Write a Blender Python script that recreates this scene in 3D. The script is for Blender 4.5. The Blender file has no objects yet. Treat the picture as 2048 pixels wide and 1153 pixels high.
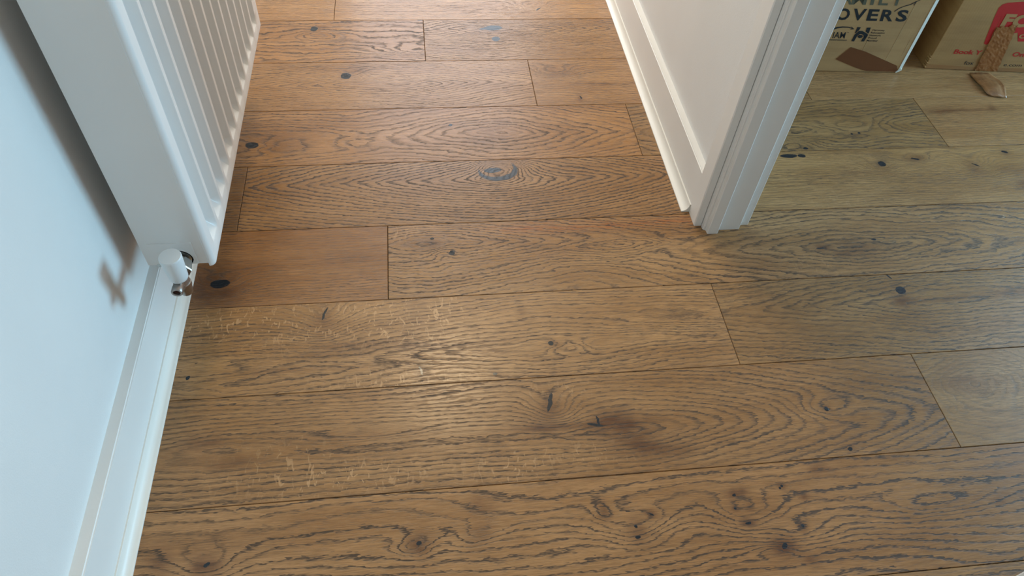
import bpy, bmesh, math, random
from mathutils import Vector, Matrix
random.seed(4)
SC = bpy.context.scene
COL = SC.collection

# ------------------------------------------------------------------ camera
F_PX = 1466.31
cam = bpy.data.cameras.new('camera')
cam.sensor_fit = 'HORIZONTAL'; cam.sensor_width = 36.0; cam.lens = F_PX * 36.0 / 2048.0
cam.clip_start = 0.01; cam.clip_end = 50
co = bpy.data.objects.new('camera', cam); COL.objects.link(co)
RT = Vector((0.99222339, -0.11003593, 0.05817931))
UP = Vector((0.04898832, 0.77492256, 0.63015488))
FW = Vector((0.11442414, 0.6224043, -0.77428677))
m = Matrix.Identity(4)
for i in range(3):
    m[i][0], m[i][1], m[i][2] = RT[i], UP[i], -FW[i]
m[0][3], m[1][3], m[2][3] = 0.0, -1.99788, 1.08282
co.matrix_world = m
SC.camera = co

# ------------------------------------------------------------------ world, exposure, lights
SC.view_settings.view_transform = 'Standard'
SC.view_settings.look = 'None'
SC.view_settings.gamma = 1.0
SC.view_settings.use_curve_mapping = False
SC.view_settings.exposure = 0.0
W = bpy.data.worlds.new('world'); SC.world = W; W.use_nodes = True
W.node_tree.nodes['Background'].inputs[0].default_value = (0.62, 0.75, 1.0, 1)
W.node_tree.nodes['Background'].inputs[1].default_value = 1.0

def area(name, loc, target, sx, sy, power, color, shape='RECTANGLE', spread=180):
    l = bpy.data.lights.new(name, 'AREA'); l.shape = shape; l.size = sx; l.size_y = sy
    l.energy = power; l.color = color; l.spread = math.radians(spread)
    o = bpy.data.objects.new(name, l); COL.objects.link(o)
    o.location = loc
    d = Vector(target) - Vector(loc)
    o.rotation_euler = d.to_track_quat('-Z', 'Y').to_euler()
    return o
# ceiling light of the corridor (warm), glazed front door, window of the room on the right, then two added fills
area('ceiling_lamp_light', (0.08, 0.23, 2.41), (0.08, 0.23, 0), 0.48, 0.48, 14.8, (1.0, 0.80, 0.52), 'DISK')
area('front_door_daylight', (0.14, 1.26, 1.10), (0.14, -3, 1.00), 0.85, 1.8, 21.0, (0.86, 0.93, 1.0))
area('window_daylight', (2.72, -0.75, 1.45), (0.0, -1.1, 1.2), 1.3, 1.1, 10.5, (0.72, 0.84, 1.0))
area('low_bounce_fill', (2.72, -0.85, 0.36), (0.0, -1.2, 0.30), 0.60, 0.66, 17.5, (0.35, 0.73, 1.0), spread=100)  # added low light, stands in for bounce off the unseen room's sunlit floor
area('rear_hall_fill', (0.1, -2.95, 1.6), (0.1, 0.0, 0.4), 0.9, 1.2, 3.2, (1.0, 0.93, 0.80))  # added fill from the rear, lifts the faces turned towards the camera

# ------------------------------------------------------------------ helpers
def lin(r, g, b):
    f = lambda c: (c/255/12.92) if c/255 <= 0.04045 else ((c/255+0.055)/1.055)**2.4
    return (f(r), f(g), f(b), 1)

def link(name, me, mat=None, parent=None):
    o = bpy.data.objects.new(name, me); COL.objects.link(o)
    if mat is not None: me.materials.append(mat)
    if parent is not None: o.parent = parent
    return o

def obj(name, bm, mat=None, parent=None, smooth=None):
    bmesh.ops.recalc_face_normals(bm, faces=bm.faces)
    me = bpy.data.meshes.new(name); bm.to_mesh(me); bm.free()
    if smooth is not None:
        me.shade_smooth() if smooth >= 180 else None
        if smooth < 180:
            for p in me.polygons: p.use_smooth = True
            me.set_sharp_from_angle(angle=math.radians(smooth))
    return link(name, me, mat, parent)

def tag(o, label=None, cat=None, group=None, kind=None):
    if label: o['label'] = label
    if cat: o['category'] = cat
    if group: o['group'] = group
    if kind: o['kind'] = kind
    return o

def empty(name, loc, rz=0.0):
    o = bpy.data.objects.new(name, None); COL.objects.link(o)
    o.location = loc; o.rotation_euler = (0, 0, rz); o.empty_display_size = 0.05
    return o

def box(bm, x0, x1, y0, y1, z0, z1, bevel=0.0, seg=1):
    r = bmesh.ops.create_cube(bm, size=1.0)
    vs = r['verts']
    bmesh.ops.scale(bm, vec=(x1-x0, y1-y0, z1-z0), verts=vs)
    bmesh.ops.translate(bm, vec=((x0+x1)/2, (y0+y1)/2, (z0+z1)/2), verts=vs)
    if bevel > 0:
        es = list({e for v in vs for e in v.link_edges})
        bmesh.ops.bevel(bm, geom=es, offset=bevel, segments=seg, profile=0.5, affect='EDGES')
    return bm

def bxo(name, dims, mat, parent=None, bevel=0.0, seg=1, smooth=None):
    return obj(name, box(bmesh.new(), *dims, bevel=bevel, seg=seg), mat, parent, smooth)

def prism(bm, pts, lo, hi, axis='z'):
    """closed polygon pts (2D) extruded along an axis"""
    def P(a, b, c):
        return {'z': (a, b, c), 'y': (a, c, b), 'x': (c, a, b)}[axis]
    v0 = [bm.verts.new(P(a, b, lo)) for a, b in pts]
    v1 = [bm.verts.new(P(a, b, hi)) for a, b in pts]
    n = len(pts)
    for i in range(n):
        bm.faces.new((v0[i], v0[(i+1) % n], v1[(i+1) % n], v1[i]))
    bm.faces.new(v0[::-1]); bm.faces.new(v1)
    return bm

def lathe(bm, prof, origin, axis, seg=32):
    """prof = [(radius, distance along the axis)]"""
    ax = Vector(axis).normalized()
    q = ax.to_track_quat('Z', 'Y').to_matrix()
    o = Vector(origin); rings = []
    for r, h in prof:
        if r < 1e-6:
            rings.append([bm.verts.new(o + q @ Vector((0, 0, h)))]); continue
        rings.append([bm.verts.new(o + q @ Vector((r*math.cos(t), r*math.sin(t), h)))
                      for t in [2*math.pi*k/seg for k in range(seg)]])
    for a, b in zip(rings, rings[1:]):
        for k in range(seg):
            k2 = (k+1) % seg
            if len(a) == 1 and len(b) == 1: continue
            if len(a) == 1: bm.faces.new((a[0], b[k], b[k2]))
            elif len(b) == 1: bm.faces.new((a[k], b[0], a[k2]))
            else: bm.faces.new((a[k], b[k], b[k2], a[k2]))
    return bm

# ------------------------------------------------------------------ node helpers
class NT:
    def __init__(s, name):
        s.mat = bpy.data.materials.new(name); s.mat.use_nodes = True
        s.t = s.mat.node_tree; s.n = s.t.nodes; s.l = s.t.links
        s.b = s.n['Principled BSDF']
    def put(s, node, i, v):
        if v is None: return
        if isinstance(v, (int, float, tuple, list)): node.inputs[i].default_value = v
        else: s.l.new(v, node.inputs[i])
    def math(s, op, a, b=None, c=None, clamp=False):
        x = s.n.new('ShaderNodeMath'); x.operation = op; x.use_clamp = clamp
        s.put(x, 0, a); s.put(x, 1, b); s.put(x, 2, c); return x.outputs[0]
    def vmath(s, op, a, b=None, c=None, out=0):
        x = s.n.new('ShaderNodeVectorMath'); x.operation = op
        s.put(x, 0, a); s.put(x, 1, b); s.put(x, 2, c); return x.outputs[out]
    def noise(s, vec, scale=1.0, detail=2.0, rough=0.5, dist=0.0):
        x = s.n.new('ShaderNodeTexNoise'); s.put(x, 'Vector', vec)
        x.inputs['Scale'].default_value = scale; x.inputs['Detail'].default_value = detail
        x.inputs['Roughness'].default_value = rough; x.inputs['Distortion'].default_value = dist
        return x.outputs[0], x.outputs[1]
    def mr(s, v, a, b, c=0.0, d=1.0, smooth=True):
        x = s.n.new('ShaderNodeMapRange'); x.interpolation_type = 'SMOOTHSTEP' if smooth else 'LINEAR'
        s.put(x, 0, v); s.put(x, 1, a); s.put(x, 2, b); s.put(x, 3, c); s.put(x, 4, d)
        return x.outputs[0]
    def mix(s, f, a, b, mode='MIX'):
        x = s.n.new('ShaderNodeMix'); x.data_type = 'RGBA'; x.blend_type = mode
        s.put(x, 0, f); s.put(x, 6, a); s.put(x, 7, b); return x.outputs[2]
    def coord(s, which='Object'):
        return s.n.new('ShaderNodeTexCoord').outputs[which]
    def bump(s, h, dist, strength=1.0):
        x = s.n.new('ShaderNodeBump'); x.inputs['Distance'].default_value = dist
        x.inputs['Strength'].default_value = strength; s.put(x, 'Height', h)
        s.l.new(x.outputs[0], s.b.inputs['Normal'])
    def done(s, col, rough=0.5, spec=0.5, metal=0.0):
        s.put(s.b, 'Base Color', col); s.put(s.b, 'Roughness', rough)
        s.b.inputs['Specular IOR Level'].default_value = spec
        s.b.inputs['Metallic'].default_value = metal
        return s.mat

def paint(name, c, rough=0.5, spec=0.4, bump=0.0, scale=400, var=0.03, metal=0.0):
    s = NT(name); P = s.coord()
    n, _ = s.noise(P, 6.0, 3)
    c2 = tuple(max(0, x*(1-var)) for x in c[:3]) + (1,)
    col = s.mix(s.mr(n, 0.3, 0.7), c, c2)
    if bump:
        f, _ = s.noise(P, scale, 3); s.bump(f, bump)
    return s.done(col, rough, spec, metal)

M_WALL = paint('wall_paint', lin(232, 230, 226), 0.75, 0.25, 0.0002, 500)
M_CEIL = paint('ceiling_paint', lin(238, 236, 232), 0.9, 0.2)
M_TRIM = paint('gloss_trim_paint', lin(238, 236, 231), 0.32, 0.5, 0.00008, 220)
M_BEAD = paint('bead_satin_white', lin(238, 235, 226), 0.38, 0.5)
M_RAD = paint('radiator_enamel', lin(236, 235, 232), 0.30, 0.5)
M_DARK = paint('dark_gap', lin(40, 38, 36), 0.8, 0.2)
M_SUB = paint('subfloor_board', lin(38, 27, 18), 0.9, 0.1)
M_CHROME = paint('brushed_chrome', lin(172, 164, 158), 0.36, 0.5, metal=1.0, var=0.2)
M_CHROME2 = paint('nickel_plate', lin(196, 197, 194), 0.34, 0.5, metal=1.0, var=0.15)
M_BORE = paint('pipe_bore_brown', lin(70, 44, 34), 0.6, 0.3)
M_CAP = paint('cap_plastic', lin(228, 232, 232), 0.35, 0.5)
M_INK = paint('black_ink', lin(30, 32, 34), 0.6, 0.3)
M_INKG = paint('grey_ink', lin(88, 84, 66), 0.6, 0.3)
M_RED = paint('red_ink', lin(180, 32, 26), 0.55, 0.3)
M_PAPER_LIT = paint('white_paper_lit_edge', lin(236, 236, 225), 0.6, 0.3)
M_LAMP = paint('lamp_glass', lin(245, 240, 230), 0.4, 0.4)

def mat_card(name, c, c2):
    s = NT(name); P = s.coord()
    mp = s.vmath('MULTIPLY', P, (4.0, 4.0, 40.0))
    n, _ = s.noise(mp, 1.0, 4, 0.6)
    n2, _ = s.noise(P, 9.0, 3)
    w = s.n.new('ShaderNodeTexWave'); w.bands_direction = 'X'; s.put(w, 'Vector', P)
    w.inputs['Scale'].default_value = 45; w.inputs['Distortion'].default_value = 0.4
    col = s.mix(s.mr(n, 0.3, 0.75), c, c2)
    col = s.mix(s.mr(n2, 0.35, 0.8, 0, 0.35), col, lin(120, 92, 62))
    s.bump(w.outputs[1], 0.0001, 0.3)
    return s.done(col, 0.72, 0.25)
M_CARD = mat_card('cardboard_tan', lin(180, 141, 94), lin(168, 128, 84))
M_CARD2 = mat_card('cardboard_brown', lin(172, 130, 80), lin(156, 114, 68))
def mat_tape(name, c, c2, rough):
    s = NT(name); P = s.coord()
    n, _ = s.noise(P, 60.0, 4, 0.6); v = s.n.new('ShaderNodeTexVoronoi'); v.feature = 'DISTANCE_TO_EDGE'
    s.put(v, 'Vector', P); v.inputs['Scale'].default_value = 38
    col = s.mix(s.mr(n, 0.35, 0.7), c, c2)
    col = s.mix(s.mr(v.outputs[0], 0.0, 0.03, 0.14, 0.0), col, lin(214, 176, 134))
    s.bump(n, 0.0006, 0.6)
    return s.done(col, rough, 0.5)
M_TAPE = mat_tape('brown_tape', lin(150, 92, 46), lin(136, 80, 38), 0.35)
M_TAPE_FLAT = paint('brown_tape_smooth', lin(112, 66, 38), 0.35, 0.5, var=0.12)
M_TAPE_TAIL = mat_tape('tape_tail', lin(160, 112, 68), lin(128, 86, 50), 0.4)

# ------------------------------------------------------------------ oak planks
BASE = (0.330, 0.172, 0.069, 1); LIGHT = (0.425, 0.238, 0.104, 1); LINE = (0.050, 0.033, 0.021, 1)
BROWN = (0.135, 0.058, 0.026, 1); BLACK = (0.020, 0.025, 0.030, 1)

def oak(name, cx, cy, seed, lv=110.0, wob=1.0, contrast=1.0, tone=1.0, tint=(1, 1, 1), lw=0.55, pore=1.0,
        cones=(), bumps=(), halos=(), blacks=(), flecks=(), cracks=(), rusts=(), lf=1.0, low=1.0):
    s = NT('oak_' + name)
    P0 = s.vmath('ADD', s.coord(), (cx, cy, 0.0))                      # floor metres
    S = s.vmath('ADD', P0, (seed*3.17, seed*1.31, seed*0.77))
    # soft warp of the whole growth pattern
    _, wc = s.noise(s.vmath('MULTIPLY', S, (5.0, 16.0, 1.0)), 1.0, 2.0, 0.5)
    P = s.vmath('MULTIPLY_ADD', s.vmath('SUBTRACT', wc, (0.5, 0.5, 0.5)), (0.050*wob, 0.016*wob, 0.0), P0)
    _, w2 = s.noise(s.vmath('MULTIPLY', S, (45.0, 110.0, 1.0)), 1.0, 2.0, 0.5)
    PK = s.vmath('MULTIPLY_ADD', s.vmath('SUBTRACT', w2, (0.5, 0.5, 0.5)), (0.006, 0.005, 0.0), P0)
    sep = s.n.new('ShaderNodeSeparateXYZ'); s.l.new(P, sep.inputs[0])
    F = s.math('MULTIPLY', sep.outputs[1], lv)
    nl, _ = s.noise(s.vmath('MULTIPLY', S, (2.2, 9.0, 1.0)), 1.0, 1.0)
    F = s.math('MULTIPLY_ADD', nl, 5.0*low, F)
    def q(pt, su, sv, rot=0.0, src=P):
        mp = s.n.new('ShaderNodeMapping'); mp.vector_type = 'TEXTURE'; s.l.new(src, mp.inputs[0])
        mp.inputs[1].default_value = (pt[0], pt[1], 0); mp.inputs[2].default_value = (0, 0, rot)
        mp.inputs[3].default_value = (su, sv, 1.0)
        v = mp.outputs[0]
        v = s.vmath('MULTIPLY', v, (1, 1, 0))
        return v
    def gauss(pt, su, sv, rot=0.0, src=P):
        v = q(pt, su, sv, rot, src)
        d = s.vmath('DOT_PRODUCT', v, v, out=1)
        return s.math('EXPONENT', s.math('MULTIPLY', d, -1.0))
    R = None                       # cathedral figure: nearest of several crests, kl / kr / kv rings per metre left, right, across
    for (x, y, kl, kr, kv, off, pw) in cones:
        sp = s.n.new('ShaderNodeSeparateXYZ'); s.l.new(s.vmath('SUBTRACT', P, (x, y, 0.0)), sp.inputs[0])
        u = s.math('MAXIMUM', s.math('MULTIPLY', sp.outputs[0], kr), s.math('MULTIPLY', sp.outputs[0], -kl))
        vv = s.math('ABSOLUTE', s.math('MULTIPLY', sp.outputs[1], kv))
        r = s.math('ADD', s.math('POWER', u, pw), s.math('POWER', vv, pw))
        r = s.math('ADD', s.math('POWER', s.math('ADD', r, 0.05), 1.0/pw), off)
        R = r if R is None else s.math('SMOOTH_MIN', R, r, 2.0)
    if R is not None: F = s.math('ADD', F, R)
    for (x, y, su, sv, A) in bumps:
        F = s.math('MULTIPLY_ADD', gauss((x, y), su, sv), A, F)
    # jagged edges made of short dashes along the grain
    SJ = s.vmath('MULTIPLY', S, (75.0, 520.0, 1.0))
    j, _ = s.noise(SJ, 1.0, 1.0)
    nm, _ = s.noise(s.vmath('MULTIPLY', S, (28.0, 60.0, 1.0)), 1.0, 2.0)
    Fj = s.math('MULTIPLY_ADD', s.math('SUBTRACT', j, 0.5), 0.75, F)
    Fj = s.math('MULTIPLY_ADD', nm, 1.0*lf, Fj)
    ring = s.math('FRACT', Fj)
    up_ = s.mr(ring, 1.0-lw, 0.93); dn = s.mr(ring, 0.93, 1.0, 1.0, 0.0)
    line = s.math('MULTIPLY', up_, dn)
    # every ring is not equally strong
    fl_ = s.math('FLOOR', Fj)
    wn = s.n.new('ShaderNodeTexWhiteNoise'); wn.noise_dimensions = '1D'; s.l.new(fl_, wn.inputs['W'])
    line = s.math('MULTIPLY', line, s.math('MULTIPLY_ADD', wn.outputs[0], 0.6, 0.5))
    d1, _ = s.noise(s.vmath('MULTIPLY', S, (62.0, 850.0, 1.0)), 1.0, 2.0, 0.6)
    dash = s.mr(d1, 0.40, 0.62)
    d2, _ = s.noise(s.vmath('MULTIPLY', S, (40.0, 480.0, 3.0)), 1.0, 3.0, 0.65)
    pores = s.mr(d2, 0.50, 0.68)
    patch, _ = s.noise(s.vmath('MULTIPLY', S, (3.0, 14.0, 1.0)), 1.0, 3.0)
    patchm = s.mr(patch, 0.35, 0.65, 0.35, 1.1)
    dk = s.math('MULTIPLY', line, s.math('MULTIPLY_ADD', dash, 0.50, 0.50))
    dk = s.math('MULTIPLY', dk, s.math('MULTIPLY_ADD', patchm, 0.45*contrast, 0.85*contrast))
    pr = s.math('MULTIPLY', s.math('MULTIPLY', pores, patchm), 0.62*pore)
    dk = s.math('MAXIMUM', dk, pr, clamp=True)
    # ground colour
    n1, _ = s.noise(s.vmath('MULTIPLY', S, (4.0, 22.0, 1.0)), 1.0, 4.0, 0.6)
    base = tuple(BASE[i]*tone*tint[i] for i in range(3)) + (1,)
    light = tuple(LIGHT[i]*tone*tint[i] for i in range(3)) + (1,)
    col = s.mix(s.mr(n1, 0.3, 0.7), base, light)
    fine, _ = s.noise(s.vmath('MULTIPLY', S, (38.0, 620.0, 5.0)), 1.0, 2.0, 0.7)
    fm_ = s.mr(fine, 0.30, 0.72, 1.22, 0.74, smooth=False)
    vm = s.n.new('ShaderNodeVectorMath'); vm.operation = 'SCALE'; s.put(vm, 0, col); s.put(vm, 'Scale', fm_)
    col = vm.outputs[0]
    for (x, y, su, sv, A) in rusts:
        g = s.math('MULTIPLY', gauss((x, y), su, sv), A)
        g = s.math('MULTIPLY', g, s.mr(fine, 0.42, 0.58))
        col = s.mix(g, col, (0.42, 0.135, 0.035, 1))
    # pale medullary flecks across the grain
    if flecks:
        fn, _ = s.noise(s.vmath('MULTIPLY', S, (120.0, 50.0, 1.0)), 1.0, 2.0, 0.5, 1.2)
        fm = s.mr(fn, 0.58, 0.66)
        tot = None
        for (x, y, su, sv, A) in flecks:
            g = s.math('MULTIPLY', gauss((x, y), su, sv), A)
            tot = g if tot is None else s.math('ADD', tot, g)
        fm = s.math('MULTIPLY', fm, s.math('MINIMUM', tot, 1.0))
        dk = s.math('MULTIPLY', dk, s.math('SUBTRACT', 1.0, s.math('MULTIPLY', fm, 0.9)))
        col = s.mix(s.math('MULTIPLY', fm, 0.75), col, (0.56, 0.34, 0.17, 1))
    # brown halos
    H = None
    for (x, y, su, sv, A) in halos:
        g = s.math('MULTIPLY', gauss((x, y), su, sv, 0.0, PK), A)
        H = g if H is None else s.math('ADD', H, g)
    if H is not None:
        hn = s.math('MULTIPLY', s.math('MINIMUM', H, 1.0), s.mr(nm, 0.25, 0.7, 0.6, 1.1))
        col = s.mix(hn, col, BROWN)
    col = s.mix(s.math('MULTIPLY', dk, 0.92), col, LINE)
    B = None
    for (x, y, rx, ry, rot) in list(blacks):
        g = gauss((x, y), rx*1.2, ry*1.2, rot, PK)
        e = s.mr(g, 0.42, 0.52)
        B = e if B is None else s.math('MAXIMUM', B, e)
    for (x, y, rx, ry, rot, x2, y2, rx2, ry2) in cracks:               # crescent: one ellipse minus another
        e = s.math('SUBTRACT', s.mr(gauss((x, y), rx*1.2, ry*1.2, rot, PK), 0.42, 0.5),
                   s.mr(gauss((x2, y2), rx2*1.2, ry2*1.2, rot, PK), 0.42, 0.5), clamp=True)
        B = e if B is None else s.math('MAXIMUM', B, e)
    rough = s.math('MULTIPLY_ADD', dk, 0.34, 0.235)
    if B is not None:
        col = s.mix(B, col, BLACK)
        rough = s.math('MULTIPLY_ADD', B, -0.1, rough)
    h = s.math('SUBTRACT', 1.0, dk)
    if B is not None: h = s.math('MAXIMUM', h, B)
    s.bump(h, 0.00035, 0.55)
    return s.done(col, rough, SPEC)
SPEC = 0.38

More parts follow.
